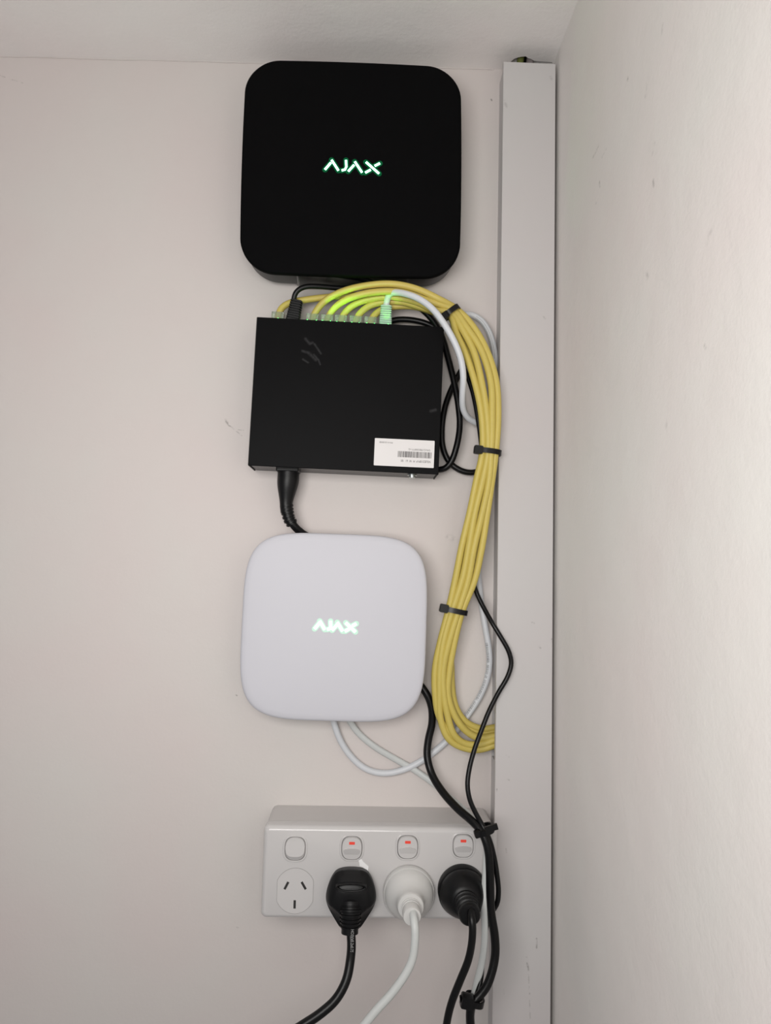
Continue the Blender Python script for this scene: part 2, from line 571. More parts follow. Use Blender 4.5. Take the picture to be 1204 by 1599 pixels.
# ------------------------------------------------------------------ network switch
SD = .040
c4 = [P(400, 493, SD), P(693.5, 512, SD), P(685, 741, SD), P(388, 727, SD)]
sc_ = sum(c4, Vector()) / 4
shw = ((c4[1] - c4[0]).length + (c4[2] - c4[3]).length) / 4
shh = ((c4[0] - c4[3]).length + (c4[1] - c4[2]).length) / 4
sang = (math.atan2(c4[1].z - c4[0].z, c4[1].x - c4[0].x) + math.atan2(c4[2].z - c4[3].z, c4[2].x - c4[3].x)
        - math.atan2(c4[0].x - c4[3].x, c4[0].z - c4[3].z) - math.atan2(c4[1].x - c4[2].x, c4[1].z - c4[2].z)) / 4
sw = empty('network_switch', (sc_.x, 0, sc_.z), 'flat black metal network switch with a white barcode label, below the black recorder', 'network switch', rot=-sang)


def sw_local(p):
    q = Matrix.Rotation(sang, 3, 'Y') @ (p - sw.location)
    return q


def sw_world(v_):
    return Matrix.Rotation(-sang, 3, 'Y') @ Vector(v_) + sw.location


bm = bmesh.new()
bx(bm, -shw, shw, -SD, -SD + .0012, -shh, shh)                      # folded lid: top sheet and two side flanges
bx(bm, -shw, -shw + .0012, -SD + .0012, -.004, -shh, shh)
bx(bm, shw - .0012, shw, -SD + .0012, -.004, -shh, shh)
sm = mat('black powder coated lid', (0.0030, 0.0030, 0.0034), .45, bump=.12, bscale=3000, spec=.07)
# chalky scuffs on the lid
nt = sm.node_tree
bs = nt.nodes['Principled BSDF']
tc = nt.nodes.new('ShaderNodeTexCoord')
cur = None
for k, (a, b_, w_) in enumerate([((477, 529), (484, 537), .0011), ((472, 548), (482, 551), .0010), ((482, 551), (493, 562), .0012), ((490, 554), (496, 561), .0009),
                                 ((491, 537), (501, 552), .0008), ((484, 537), (488, 535), .001), ((473, 561), (481, 566), .0008), ((497, 561), (500, 569), .0007),
                                 ((673, 642), (680, 640), .0012)]):
    A, B = sw_local(P(*a, SD)), sw_local(P(*b_, SD))
    A.y = B.y = -SD
    AB = B - A
    s = nt.nodes.new('ShaderNodeVectorMath'); s.operation = 'SUBTRACT'; s.inputs[1].default_value = A
    nt.links.new(tc.outputs['Object'], s.inputs[0])
    dt = nt.nodes.new('ShaderNodeVectorMath'); dt.operation = 'DOT_PRODUCT'; dt.inputs[1].default_value = AB / AB.length_squared
    nt.links.new(s.outputs[0], dt.inputs[0])
    cl = nt.nodes.new('ShaderNodeClamp'); nt.links.new(dt.outputs['Value'], cl.inputs[0])
    sc2 = nt.nodes.new('ShaderNodeVectorMath'); sc2.operation = 'SCALE'; sc2.inputs[0].default_value = AB
    nt.links.new(cl.outputs[0], sc2.inputs['Scale'])
    ds = nt.nodes.new('ShaderNodeVectorMath'); ds.operation = 'DISTANCE'
    nt.links.new(s.outputs[0], ds.inputs[0]); nt.links.new(sc2.outputs[0], ds.inputs[1])
    mr = nt.nodes.new('ShaderNodeMapRange')
    mr.inputs[1].default_value = w_ * 1.7; mr.inputs[2].default_value = 0; mr.inputs[3].default_value = 0; mr.inputs[4].default_value = 1
    nt.links.new(ds.outputs['Value'], mr.inputs[0])
    if cur is None:
        cur = mr.outputs[0]
    else:
        mm = nt.nodes.new('ShaderNodeMath'); mm.operation = 'MAXIMUM'
        nt.links.new(cur, mm.inputs[0]); nt.links.new(mr.outputs[0], mm.inputs[1])
        cur = mm.outputs[0]
nz = nt.nodes.new('ShaderNodeTexNoise'); nz.inputs['Scale'].default_value = 500
nt.links.new(tc.outputs['Object'], nz.inputs['Vector'])
mm = nt.nodes.new('ShaderNodeMath'); mm.operation = 'MULTIPLY'
nt.links.new(cur, mm.inputs[0]); nt.links.new(nz.outputs[0], mm.inputs[1])
mx = nt.nodes.new('ShaderNodeMix'); mx.data_type = 'RGBA'
mx.inputs[6].default_value = (0.0030, 0.0030, 0.0034, 1); mx.inputs[7].default_value = (.05, .05, .052, 1)
nt.links.new(mm.outputs[0], mx.inputs[0]); nt.links.new(mx.outputs[2], bs.inputs['Base Color'])
link('lid', bm, sm, sw, smooth=False, bevel=.0006)
bm = bmesh.new()
bx(bm, -shw + .0014, shw - .0014, -.0380, -.0366, -shh + .001, shh - .001)
bx(bm, -shw + .0014, shw - .0014, -.0366, -.001, -shh + .0012, -shh + .0026)
bx(bm, -shw + .0014, shw - .0014, -.0015, -.0003, -shh + .0026, shh - .0012)
bx(bm, -shw + .0014, -shw + .003, -.0366, -.0015, -shh + .0026, shh - .0012)
bx(bm, shw - .003, shw - .0014, -.0366, -.0015, -shh + .0026, shh - .0012)
link('chassis', bm, mat('grey black chassis sheet', (0.045, 0.043, 0.042), .35, metal=.3, bump=.1, bscale=2500), sw, smooth=False)
# screw in the underside
scp = sw_local(P(644, 746, .030))
e = Matrix.Rotation(math.radians(-90), 4, 'X')
bm = bmesh.new()
lathe(bm, [(.0030, 0), (.0045, -.0002), (.0045, -.0010), (.0031, -.0011), (.0030, -.0030), (.0022, -.0036), (.0006, -.0036), (.0005, -.0026)], 20)
bmesh.ops.transform(bm, matrix=Matrix.Translation((scp.x, -.024, -shh + .0012)) @ Matrix.Rotation(math.radians(90), 4, 'X'), verts=bm.verts)
link('earth_screw', bm, M['screw'], sw)['label'] = 'small silver screw in the bottom edge'
# port face along the top edge with eight sockets seen only edge on
bm = bmesh.new()
bx(bm, -shw + .0016, shw - .0016, -.0364, -.0034, shh - .0026, shh - .0006)
link('port_face', bm, M['black_side'], sw, smooth=False)

# label
lp = [P(585.5, 684, SD), P(679, 688.5, SD), P(677, 731, SD), P(583.5, 726.5, SD)]
L4 = [sw_local(p) for p in lp]
lcx = sum(v.x for v in L4) / 4
lcz = sum(v.z for v in L4) / 4
lhw, lhh = (L4[1].x - L4[0].x + L4[2].x - L4[3].x) / 4, (L4[0].z - L4[3].z + L4[1].z - L4[2].z) / 4
la = math.atan2(L4[1].z - L4[0].z, L4[1].x - L4[0].x)
lm = Matrix.Translation((lcx, -SD, lcz)) @ Matrix.Rotation(-la, 4, 'Y')
bm = bmesh.new()
loft(bm, [(rrect(lhw, lhh, .0006, 3), 0), (rrect(lhw, lhh, .0006, 3), -.00015)])
bmesh.ops.transform(bm, matrix=lm, verts=bm.verts)
lab = link('label_sticker', bm, M['paper'], sw, smooth=False)
lab['label'] = 'small white rectangular sticker with a barcode, printed upside down'
bm = bmesh.new()
rb = random.Random(11)
u = lambda px: (px - 40 - 522) / 522 * 1.0 * lhw       # crop px -> label x
x = 455
while x < 1018:
    w_ = rb.choice((4, 4, 6, 8, 12))
    xa, xb = (x - 562) / 510 * lhw, (x + w_ - 562) / 510 * lhw
    bx(bm, xa, xb, -.00022, -.00014, -.31 * lhh, .13 * lhh)
    x += w_ + rb.choice((4, 5, 7, 9))
bmesh.ops.transform(bm, matrix=lm, verts=bm.verts)
link('barcode', bm, M['ink'], lab, smooth=False)


def text(name, s, size, mtx, m, parent, width=None):
    cu = bpy.data.curves.new(name, 'FONT')
    cu.body = s
    cu.size = size
    cu.align_x = 'CENTER'
    cu.align_y = 'CENTER'
    to = bpy.data.objects.new(name, cu)
    C.objects.link(to)
    bpy.context.view_layer.update()
    dg = bpy.context.evaluated_depsgraph_get()
    me = bpy.data.meshes.new_from_object(to.evaluated_get(dg))
    w_ = to.dimensions.x
    bpy.data.objects.remove(to)
    sx = (width / w_) if width else 1
    me.transform(mtx @ Matrix.Rotation(math.radians(90), 4, 'X') @ Matrix.Diagonal((sx, 1, 1, 1)))
    me.materials.clear()
    me.materials.append(m)
    o = bpy.data.objects.new(name, me)
    C.objects.link(o)
    o.parent = parent
    return o


flip = Matrix.Rotation(math.radians(180), 4, 'Y')
for s, cx, cz, wid, size in (('NSL83318M-P  M  W  61  181', .385, -.56, .99, .0030), ('S/N:G1PB3308771-G', .50, .29, .72, .0022), ('P/N 01.05.00408', -.62, .72, .44, .0020)):
    text('printed_text', s, size, lm @ Matrix.Translation((cx * lhw, -.00024, cz * lhh)) @ flip, M['ink_grey'], lab, wid * lhw)

# ------------------------------------------------------------------ white hub
hc, hhw, hhh, hang = device_frame((379, 975), (667.5, 985), (522, 831.5), (520, 1124), .030)
hub = empty('alarm_hub', (hc.x, 0, hc.z), 'white square hub with big rounded corners and glowing lettering, above the power outlet', 'hub', rot=-math.radians(-.6))
hang = math.radians(-.6)
bm = bmesh.new()
def se(i, y, e=4.6):
    return (superell(hhw - i, hhh - i, e, 128), y)
loft(bm, [se(.010, -.010, 4.2), se(.0015, -.0245, 4.4), se(.0, -.0285, 4.45), se(.0002, -.0312, 4.45), se(.0008, -.0328, 4.4), se(.0026, -.0338, 4.35), se(.006, -.0343, 4.3),
          se(.015, -.0350, 4.1), se(.030, -.0358, 3.7), se(.050, -.0363, 3.2), se(.068, -.0365, 2.6)])
link('shell', bm, M['hub_white'], hub, sharp=60)
bm = bmesh.new()
loft(bm, [(superell(hhw - .022, hhh - .024, 4), -.0003), (superell(hhw - .022, hhh - .024, 4), -.0115)])
link('mounting_plate', bm, M['hub_back'], hub)
lc = P(523.5, 978, .0365)
v = Matrix.Rotation(hang, 3, 'Y') @ (lc - hub.location)
logo(hub, v.x, v.z, (P(556, 978, .0365) - P(490.5, 978, .0365)).length, -.0365, 0, M['logo_white'], M['halo_white'], 50, 24)

# ------------------------------------------------------------------ outlet
OD = .052
oc = [P(411, 1293, OD), P(776, 1291, OD), P(770, 1436, OD), P(407, 1437, OD)]
ox0 = (oc[0].x + oc[3].x) / 2
ox1 = TX0 - .0018
oz1 = (oc[0].z + oc[1].z) / 2
oz0 = (oc[2].z + oc[3].z) / 2
octr = Vector(((ox0 + ox1) / 2, 0, (oz0 + oz1) / 2))
ohw, ohh = (ox1 - ox0) / 2, (oz1 - oz0) / 2
oang = math.radians(-.55)
out = empty('power_outlet', octr, 'white four gang power outlet on a deep mounting block at the bottom of the wall', 'power outlet', rot=0)
bm = bmesh.new()
loft(bm, [(rrect(ohw - .0004, ohh - .0004, .0055, 6), -.0002), (rrect(ohw - .0004, ohh - .0004, .0055, 6), -.0400)])
link('mounting_block', bm, M['outlet_block'], out)
bm = bmesh.new()
loft(bm, [(rrect(ohw, ohh, .0045, 6), -.0401), (rrect(ohw, ohh, .0045, 6), -.0485), (rrect(ohw - .0005, ohh - .0005, .0042, 6), -.0497),
          (rrect(ohw - .0016, ohh - .0016, .0036, 6), -.0510), (rrect(ohw - .0026, ohh - .0026, .0030, 6), -.0516), (rrect(ohw - .0036, ohh - .0036, .0025, 6), -OD)])
link('face_plate', bm, M['outlet'], out, sharp=50)


def ol(px, py, d=OD):
    return P(px, py, d) - out.location


rocker_px = [(461, 1325), (549.5, 1324), (636.5, 1322.5), (723, 1320.5)]
for i, (px, py) in enumerate(rocker_px):
    c = ol(px, py)
    s = scale_at(OD)
    bm = bmesh.new()          # raised oval ring
    o_, i_ = superell(18.6 * s, 19.6 * s, 2.9, 48), superell(15.6 * s, 17.2 * s, 2.9, 48)
    rings = [(o_, -OD + .0004), (o_, -OD - .0003), (superell(18.0 * s, 19.0 * s, 2.9, 48), -OD - .0006), (superell(16.2 * s, 17.6 * s, 2.9, 48), -OD - .0006), (i_, -OD - .0003), (i_, -OD + .0004)]
    loft(bm, rings, False, False)
    bmesh.ops.transform(bm, matrix=Matrix.Translation((c.x, 0, c.z)), verts=bm.verts)
    ring = link('switch_surround', bm, M['outlet'], out)
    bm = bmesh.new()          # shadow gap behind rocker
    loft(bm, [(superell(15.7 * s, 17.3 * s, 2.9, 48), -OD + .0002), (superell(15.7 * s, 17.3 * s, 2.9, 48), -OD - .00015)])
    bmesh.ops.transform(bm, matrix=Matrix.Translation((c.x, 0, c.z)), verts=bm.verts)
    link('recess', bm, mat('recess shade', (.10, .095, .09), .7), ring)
    bm = bmesh.new()          # rocker, tilted one way or the other
    hw2, hh2 = 15.2 * s, 16.8 * s
    off = i == 0
    nseg = 14
    base = superell(hw2, hh2, 2.7, 48)
    topo = superell(hw2 * .955, hh2 * .955, 2.7, 48)
    if off:
        topo = [(x * (1 if z > 0 else .96), z if z > 0 else z * .66) for x, z in topo]

    def lift(z, off=off):
        t = z / hh2
        if off:      # lower half pressed out
            return -OD - .0013 - .0013 * max(0, min(1, (.7 - t) / 1.35))
        return -OD - .0010 - .0014 * (1 if t > .05 else max(0, 1 + (t - .05) / 1.0 * .9) )
    verts_b = [bm.verts.new((x, -OD - .0001, z)) for x, z in base]
    n_ = len(base)
    zs = [1, .8, .55, .3, .12, .06, 0, -.06, -.25, -.5, -.75, -1]
    # build top as a grid of scan lines clipped to the outline
    vt = [bm.verts.new((x, lift(z), z)) for x, z in topo]
    for k in range(n_):
        bm.faces.new((verts_b[k], verts_b[(k + 1) % n_], vt[(k + 1) % n_], vt[k]))
    # horizontal strips
    half = n_ // 4
    # indices: 0 = +x, n/4 = +z top, n/2 = -x, 3n/4 bottom
    order = []
    for k in range(half * 2 + 1):
        r_i = (half - k) % n_
        l_i = (half + k) % n_
        order.append((r_i, l_i))
    for (r1, l1), (r2, l2) in zip(order, order[1:]):
        f = [vt[r1]]
        for q in (l1, l2, r2):
            if vt[q] not in f:
                f.append(vt[q])
        if len(f) >= 3:
            bm.faces.new(f)
    bmesh.ops.transform(bm, matrix=Matrix.Translation((c.x, 0, c.z)), verts=bm.verts)
    rk = link('rocker', bm, M['outlet'], out, sharp=18)
    if not off:
        bm = bmesh.new()
        lz = hh2 * .50
        loft(bm, [(rrect(4.3 * s, 2.0 * s, .6 * s, 3), -OD - .0022), (rrect(4.3 * s, 2.0 * s, .6 * s, 3), lift(lz) - .00015)])
        bmesh.ops.transform(bm, matrix=Matrix.Translation((c.x, 0, c.z + lz)), verts=bm.verts)
        link('on_marker', bm, M['red'], rk)
        bm = bmesh.new()     # thumb ledge across the rocker
        pts = []
        for k in range(13):
            a = math.pi * k / 12
            pts.append((hw2 * .80 * math.cos(a), -hh2 * .14 + hh2 * .20 * math.sin(a)))
        for k in range(13):
            a = math.pi * k / 12
            pts.append((-hw2 * .80 * math.cos(a), -hh2 * .16 - hh2 * .60 * math.sin(a)))
        inner = [(x * .9, (z + hh2 * .2) * .86 - hh2 * .2) for x, z in pts]
        zt, zb_ = max(p[1] for p in pts), min(p[1] for p in pts)
        dep = lambda z: -OD - .0008 - .0030 * (z - zb_) / (zt - zb_)
        va = [bm.verts.new((x, -OD - .0004, z)) for x, z in pts]
        vb = [bm.verts.new((x, dep(z), z)) for x, z in pts]
        for q in range(len(pts)):
            bm.faces.new((va[q], va[(q + 1) % len(pts)], vb[(q + 1) % len(pts)], vb[q]))
        bm.faces.new(vb)
        bmesh.ops.transform(bm, matrix=Matrix.Translation((c.x, 0, c.z)), verts=bm.verts)
        link('thumb_ledge', bm, M['outlet'], rk, sharp=30)

# open socket at the left: fine groove outline and three slots
c = ol(460.8, 1391)
s = scale_at(OD)


def oblong(hw, hh):
    pts = []
    R = hw * 1.12
    for k in range(64):
        a = 2 * math.pi * k / 64
        x, z = R * math.cos(a), hh * math.sin(a)
        pts.append((max(-hw, min(hw, x)), z))
    return pts


bm = bmesh.new()
loft(bm, [(oblong(27.4 * s, 33.2 * s), -OD + .0002), (oblong(27.4 * s, 33.2 * s), -OD - .00012)])
bmesh.ops.transform(bm, matrix=Matrix.Translation((c.x, 0, c.z)), verts=bm.verts)
groove = link('socket_groove', bm, mat('groove shade', (0.30, .29, .285), .6), out)
bm = bmesh.new()
loft(bm, [(oblong(26.9 * s, 32.7 * s), -OD + .0002), (oblong(26.8 * s, 32.6 * s), -OD - .0002)])
bmesh.ops.transform(bm, matrix=Matrix.Translation((c.x, 0, c.z)), verts=bm.verts)
skt = link('socket_face', bm, M['outlet'], out)
for (xa, ya), (xb, yb) in (((450.3, 1377), (444.3, 1388.5)), ((471, 1377), (477.5, 1388.5)), ((460.3, 1405.5), (460, 1418.5))):
    a, b_ = ol(xa, ya), ol(xb, yb)
    bm = bmesh.new()
    stroke(bm, [(a.x, a.z), (b_.x, b_.z)], 1.75 * s, -OD - .0001, -OD - .00028)
    link('slot', bm, M['slot'], skt, smooth=False)

# thin white patch with a ragged outline on the face plate
bm = bmesh.new()
pts = [ol(*p) for p in ((559.5, 1342), (563, 1339), (567, 1345), (573.5, 1351), (575.5, 1353), (574.5, 1361), (571, 1358), (567, 1354), (561.5, 1352), (561, 1347))]
loft(bm, [([(p.x, p.z) for p in pts], -OD - .0001), ([(p.x, p.z) for p in pts], -OD - .0004)])
o = link('white_patch', bm, M['patch'], None, smooth=False)
o.location = out.location
o['label'] = 'small ragged white patch above the leftmost black plug'
o['category'] = 'film scrap'

# ------------------------------------------------------------------ plugs
# round plugs: lathe profile along -y from the plate
def round_plug(name, px, py, R, prof, mt, label, group=None):
    c = P(px, py, OD)
    e_ = empty(name, (c.x, -OD, c.z), label, 'power plug', group)
    return e_


def ribbed(r0, r1, y0, y1, n, dep=.0009):
    out_ = []
    for k in range(n):
        a = y0 + (y1 - y0) * k / n
        st = (y1 - y0) / n
        r = r0 + (r1 - r0) * k / n
        out_ += [(r - dep, a), (r, a + st * .12), (r, a + st * .6), (r - dep, a + st * .72)]
    return out_


# white plug
wp = round_plug('power_lead', 638, 1391, 0, None, None, 'round white plug in the third socket with a white cord', 'plugs in the power outlet')
bm = bmesh.new()
lathe(bm, [(.0208, -.0003), (.0213, -.0010), (.0213, -.0055), (.0207, -.0066)], 64)
link('plug_base', bm, M['plug_white'], wp)
bm = bmesh.new()
lathe(bm, [(.0198, -.0066), (.0202, -.0075), (.0196, -.0095), (.0180, -.0125), (.0155, -.0155), (.0128, -.0185), (.0113, -.0215), (.0108, -.0250), (.0106, -.0270), (.0100, -.0280), (.0078, -.0284)], 64)
link('plug_cap', bm, M['plug_white'], wp)
bm = bmesh.new()
lathe(bm, [(.0076, -.0280), (.0076, -.0296), (.0068, -.0298), (.0068, -.0310), (.0074, -.0312), (.0074, -.0326), (.0066, -.0328), (.0066, -.0340), (.0072, -.0343), (.0072, -.0420), (.0066, -.0432), (.0036, -.0434)], 48)
link('cord_sleeve', bm, M['plug_white'], wp)

# black round plug
bp_ = round_plug('power_lead', 721, 1387.5, 0, None, None, 'round black plug in the rightmost socket with a thin black cord', 'plugs in the power outlet')
bm = bmesh.new()
lathe(bm, [(.0198, -.0003), (.0203, -.0008), (.0203, -.0075), (.0198, -.0082)], 64)
link('plug_base', bm, M['black_rubber'], bp_)
bm = bmesh.new()
lathe(bm, [(.0192, -.0080), (.0196, -.0090), (.0188, -.0120), (.0172, -.0160), (.0150, -.0195), (.0125, -.0225), (.0098, -.0245)], 64)
link('plug_cap', bm, M['black_rubber'], bp_)
bm = bmesh.new()
lathe(bm, [(.0100, -.0235)] + ribbed(.0100, .0080, -.0245, -.0390, 3, .0013) + [(.0084, -.0392), (.0084, -.0440), (.0074, -.0452), (.0034, -.0455)], 48)
link('cord_sleeve', bm, M['black_rubber'], bp_)

# side entry black plug: flat rounded hexagon body, sloping down into a ribbed neck
c = P(548.5, 1391, OD)
sp = empty('power_lead', (c.x, -OD, c.z), 'flat moulded black plug with finger grip and ribbed neck, its thick cord curving left', 'power plug', 'plugs in the power outlet')


def hexo(w, top, bot, nw, r=0.25):
    """rounded heptagon like body: flat top, wide middle, narrow neck; control points smoothed"""
    cp = [(-.52 * w, top), (.52 * w, top), (.84 * w, top * .62), (w, top * .06), (w * .97, -abs(bot) * .25), (w * .62, -abs(bot) * .68), (nw, bot), (-nw, bot), (-w * .62, -abs(bot) * .68), (-w * .97, -abs(bot) * .25), (-w, top * .06), (-.84 * w, top * .62)]
    for _ in range(3):
        q = []
        for i in range(len(cp)):
            a, b_ = cp[i], cp[(i + 1) % len(cp)]
            q += [(a[0] * .75 + b_[0] * .25, a[1] * .75 + b_[1] * .25), (a[0] * .25 + b_[0] * .75, a[1] * .25 + b_[1] * .75)]
        cp = q
    return cp


def sc_o(pts, k, dz=0):
    return [(x * k, z * k + dz) for x, z in pts]


bm = bmesh.new()
B0 = hexo(.0208, .0205, -.0275, .0068)
loft(bm, [(sc_o(B0, .94), -.0004), (sc_o(B0, .97), -.0012), (sc_o(B0, .97), -.0060)])
link('plug_base', bm, M['black_rubber'], sp)
bm = bmesh.new()
B1 = hexo(.0196, .0172, -.0215, .0062)
B1 = [(x * (1 if z > -.004 else max(.60, 1 - (-.004 - z) * 34)), z) for x, z in B1]
rings = [(sc_o(B0, .985), -.0060), (sc_o(B0, 1.0), -.0070), (sc_o(B0, .985), -.0090), (sc_o(B1, .98, -.0008), -.0125), (sc_o(B1, .86, -.0016), -.0160), (sc_o(B1, .70, -.0020), -.0178), (sc_o(B1, .4, -.0024), -.0186)]
loft(bm, rings)
link('plug_cap', bm, M['black_rubber'], sp)
bm = bmesh.new()   # finger grip: a lipped hollow near the top
lens_o = [(.0125 * math.cos(a), .0112 + (.0026 if math.sin(a) > 0 else .0042) * math.sin(a)) for a in [2 * math.pi * k / 40 for k in range(40)]]
lens_i = [(x * .86, (z - .0112) * .66 + .0112) for x, z in lens_o]
lens_m = [(x * .95, (z - .0112) * .86 + .0112) for x, z in lens_o]
loft(bm, [(lens_o, -.0140), (lens_o, -.0186), (lens_m, -.0194), (lens_i, -.0188), (lens_i, -.0150)], True, True)
grip = link('grip_lip', bm, M['black_rubber'], sp)
# neck: ribbed sleeve sloping down and outwards
p0, p1, p2, p3 = Vector((0, -.0120, -.003)), Vector((0, -.0150, -.0095)), Vector((-.0001, -.0165, -.0165)), Vector((-.0002, -.0178, -.0245))
bm = bmesh.new()
pth = spline([p0, p1, p2, p3], .00035)
tube(bm, pth, lambda t, s_: (.0094 - .0026 * min(1, t * 1.25)) + (.0009 if (.16 < t < .86 and (s_ % .0028) < .0015) else 0), 28)
link('cord_sleeve', bm, M['black_rubber'], sp, sharp=50)

# ------------------------------------------------------------------ cables
def cable(name, label, pts, r, mt, group=None, cat='cable', flat=None, step=.002, parent=None, part='jacket'):
    path = pxpath(pts, step)
    e_ = empty(name, path[0], label, cat, group)
    bm = bmesh.new()
    tube(bm, rel(path, e_), r, 14, flat)
    link(part, bm, mt, e_)
    return e_, path


# cords down from the plugs
for (nm, lb, pts, r, mt, plug_end) in [
    (sp, 'thick',
     [(547.5, 1437, 69.5), (547.5, 1450, 70.5), (549, 1475, 75), (547, 1500, 82), (541, 1530, 88), (525, 1560, 93), (500, 1583, 97), (465, 1606, 100), (400, 1650, 104), (330, 1720, 106), (300, 1830, 106), (292, 1990, 106)], .0036, M['black_pvc'], None),
    (wp, 'white',
     [(645.5, 1426, 94.5), (646, 1434, 100), (648, 1446, 103), (648, 1470, 105), (644, 1498, 106), (632, 1523, 107), (610, 1553, 108), (588, 1577, 109), (566, 1604, 110), (530, 1650, 111), (490, 1730, 111), (472, 1840, 111), (468, 1990, 111)], .0031, M['grey_white_cable'], None),
    (bp_, 'thin',
     [(735.5, 1420, 95), (736, 1430, 100.5), (738, 1445, 103), (737, 1470, 104), (731, 1500, 104), (719, 1530, 104), (706, 1563, 104), (699, 1590, 104), (695, 1620, 104), (692, 1660, 104), (690, 1800, 104), (692, 1990, 104)], .0029, M['black_pvc'], None)]:
    e_ = nm
    bm = bmesh.new()
    tube(bm, rel(pxpath(pts), e_), r, 14)
    e_c = link('cord', bm, mt, e_)
    if 'thick' in lb:
        # faint white lettering along the cord
        t = text('cord_print', 'HO3VVF 2x0.75', .0034, Matrix.Identity(4), M['print'], e_c, .017)
        a = P(548.5, 1470, .0822) - e_.location
        t.data.transform(Matrix.Translation(a + Vector((.0006, 0.0008, 0))) @ Matrix.Rotation(math.radians(90), 4, 'Y'))

# --- bundle stations: inner edge px, outer edge px, depth mm
ST = [((699, 497), (713, 479), 30), ((706, 522), (738, 503), 33), ((722, 557), (764, 543), 36), ((736, 603), (779.5, 595), 38), ((745, 650), (782, 650), 38),
      ((747.5, 706), (779, 706), 37), ((738, 750), (775, 752), 34), ((726.5, 800), (765, 805), 30), ((715, 850), (756, 860), 27), ((706, 900), (746, 908), 24),
      ((695, 950), (727, 957), 21), ((681, 1000), (714, 1005), 19), ((673.5, 1045), (711, 1047), 17), ((674, 1085), (712, 1082), 16), ((680, 1122), (721, 1110), 15),
      ((695, 1156), (735, 1126), 14), ((717, 1172), (750, 1134), 13), ((745, 1175), (763, 1136), 12.5), ((771, 1168), (774, 1131), 12.5), ((790, 1165), (790, 1133), 12.5)]
LANES = {  # lane position -1 inner .. +1 outer at each phase, layer depth
    'B': (1.0, 8), 'C': (.40, 9.5), 'D': (-.24, 9.0), 'E': (-.86, 7.5), 'A': (.72, 1.5), 'F': (-.55, 1.0)}
# lanes drift a little along the bundle
DRIFT = {'B': [1, 1, 1, .98, .98, .95, .9, .95, 1, 1, .95, .9, .6, .5, .5, .35, .3, .2, .1, 0],
         'C': [.3, .35, .36, .35, .33, .30, .35, .35, .30, .28, .22, .2, .0, -.1, -.25, -.4, -.45, -.4, -.35, -.3],
         'D': [-.4, -.3, -.3, -.3, -.33, -.35, -.3, -.3, -.33, -.4, -.45, -.45, -.55, -.6, -.8, -.95, -1, -1, -1, -1],
         'E': [-.9, -.95, -1, -1, -1, -1, -1, -1, -1, -1, -1, -1, -1, -1, -.98, -.7, -.7, -.7, -.7, -.7],
         'A': [.7, .7, .7, .68, .66, .62, .64, .65, .66, .64, .6, .7, 1, 1, 1, 1, 1, 1, 1, 1],
         'F': [-.6, -.65, -.64, -.65, -.66, -.68, -.64, -.66, -.66, -.6, -.55, -.3, .2, .4, .6, .7, .7, .6, .6, .6]}
HEADS = {
    'A': [(434, 500, 20), (434, 491, 20), (438, 482, 20), (452, 473, 19), (478, 468, 18), (512, 464, 17), (555, 461, 17), (600, 462, 18), (645, 467, 22)],
    'B': [(487.5, 503, 20), (488, 494, 20), (493, 485, 21), (507, 470, 24), (535, 455, 29), (572, 446, 33), (612, 443.5, 36), (650, 451, 38), (685, 467, 39)],
    'C': [(511, 504, 20), (511.5, 495, 20), (515, 486, 21), (530, 474, 25), (556, 462, 31), (592, 455.5, 34), (630, 457, 37), (668, 470, 38)],
    'D': [(532, 505, 20), (533, 496, 20), (538, 488, 20), (549, 478, 21), (573, 468, 24), (612, 464, 28), (652, 472, 33), (682, 486, 36)],
    'E': [(555, 506, 20), (556, 498, 20), (560, 489, 20), (572, 480, 21), (596, 472, 22), (630, 472, 26), (668, 483, 31)],
    'F': [(578, 507, 20), (579, 499, 20), (583, 491, 19), (596, 483, 19), (620, 478, 20), (650, 479, 22), (680, 488, 24)]}
LBL = {'A': 'yellow network cable plugged into the leftmost port of the black switch',
       'B': 'yellow network cable right of the black boot, outermost arc of the bundle, lit green',
       'C': 'yellow network cable in the fourth port, second arc of the bundle, lit green',
       'D': 'yellow network cable plugged in fourth from the white network plug',
       'E': 'yellow network cable plugged in third from the white network plug',
       'F': 'yellow network cable plugged in directly left of the white network plug'}
LBL['D'] = 'yellow network cable in the fifth port, lower inner arc of the bundle'
LBL['E'] = 'yellow network cable in the sixth port, two ports left of the white boot'
LBL['F'] = 'yellow network cable in the seventh port, directly left of the white boot'
YR = .0031


def rj45(parent, x, mt=None, zoff=0):
    """clear modular plug standing on the port edge; x,z in switch-local, returns object"""
    e_l = parent
    bm = bmesh.new()
    bx(bm, -.0056, .0056, -.0040, .0040, -.006, .0118)
    bx(bm, -.0030, .0030, .0040, .0052, -.006, .0080)
    bx(bm, -.0022, .0022, .0052, .0068, -.002, .0105)
    m = Matrix.Translation(x) @ Matrix.Rotation(-sang, 4, 'Y')
    bmesh.ops.transform(bm, matrix=m, verts=bm.verts)
    con = link('connector', bm, M['clear'], parent, smooth=False, bevel=.0004)
    con['label'] = 'clear plastic network connector'
    bm = bmesh.new()
    for k in range(8):
        bx(bm, -.0042 + k * .0011, -.0037 + k * .0011, -.0042, -.0036, -.005, .0002)
    bmesh.ops.transform(bm, matrix=m, verts=bm.verts)
    link('contacts', bm, M['gold'], con, smooth=False)
    return con


port_px = {'A': 434, 'B': 488, 'C': 511, 'D': 532.5, 'E': 555.5, 'F': 578.5}


def port_point(px, d=.020):
    """world point on the top edge of the switch under picture column px"""
    q = sw_local(P(px, 500, d))
    q.z = shh
    q.y = -d
    return sw_world(q)


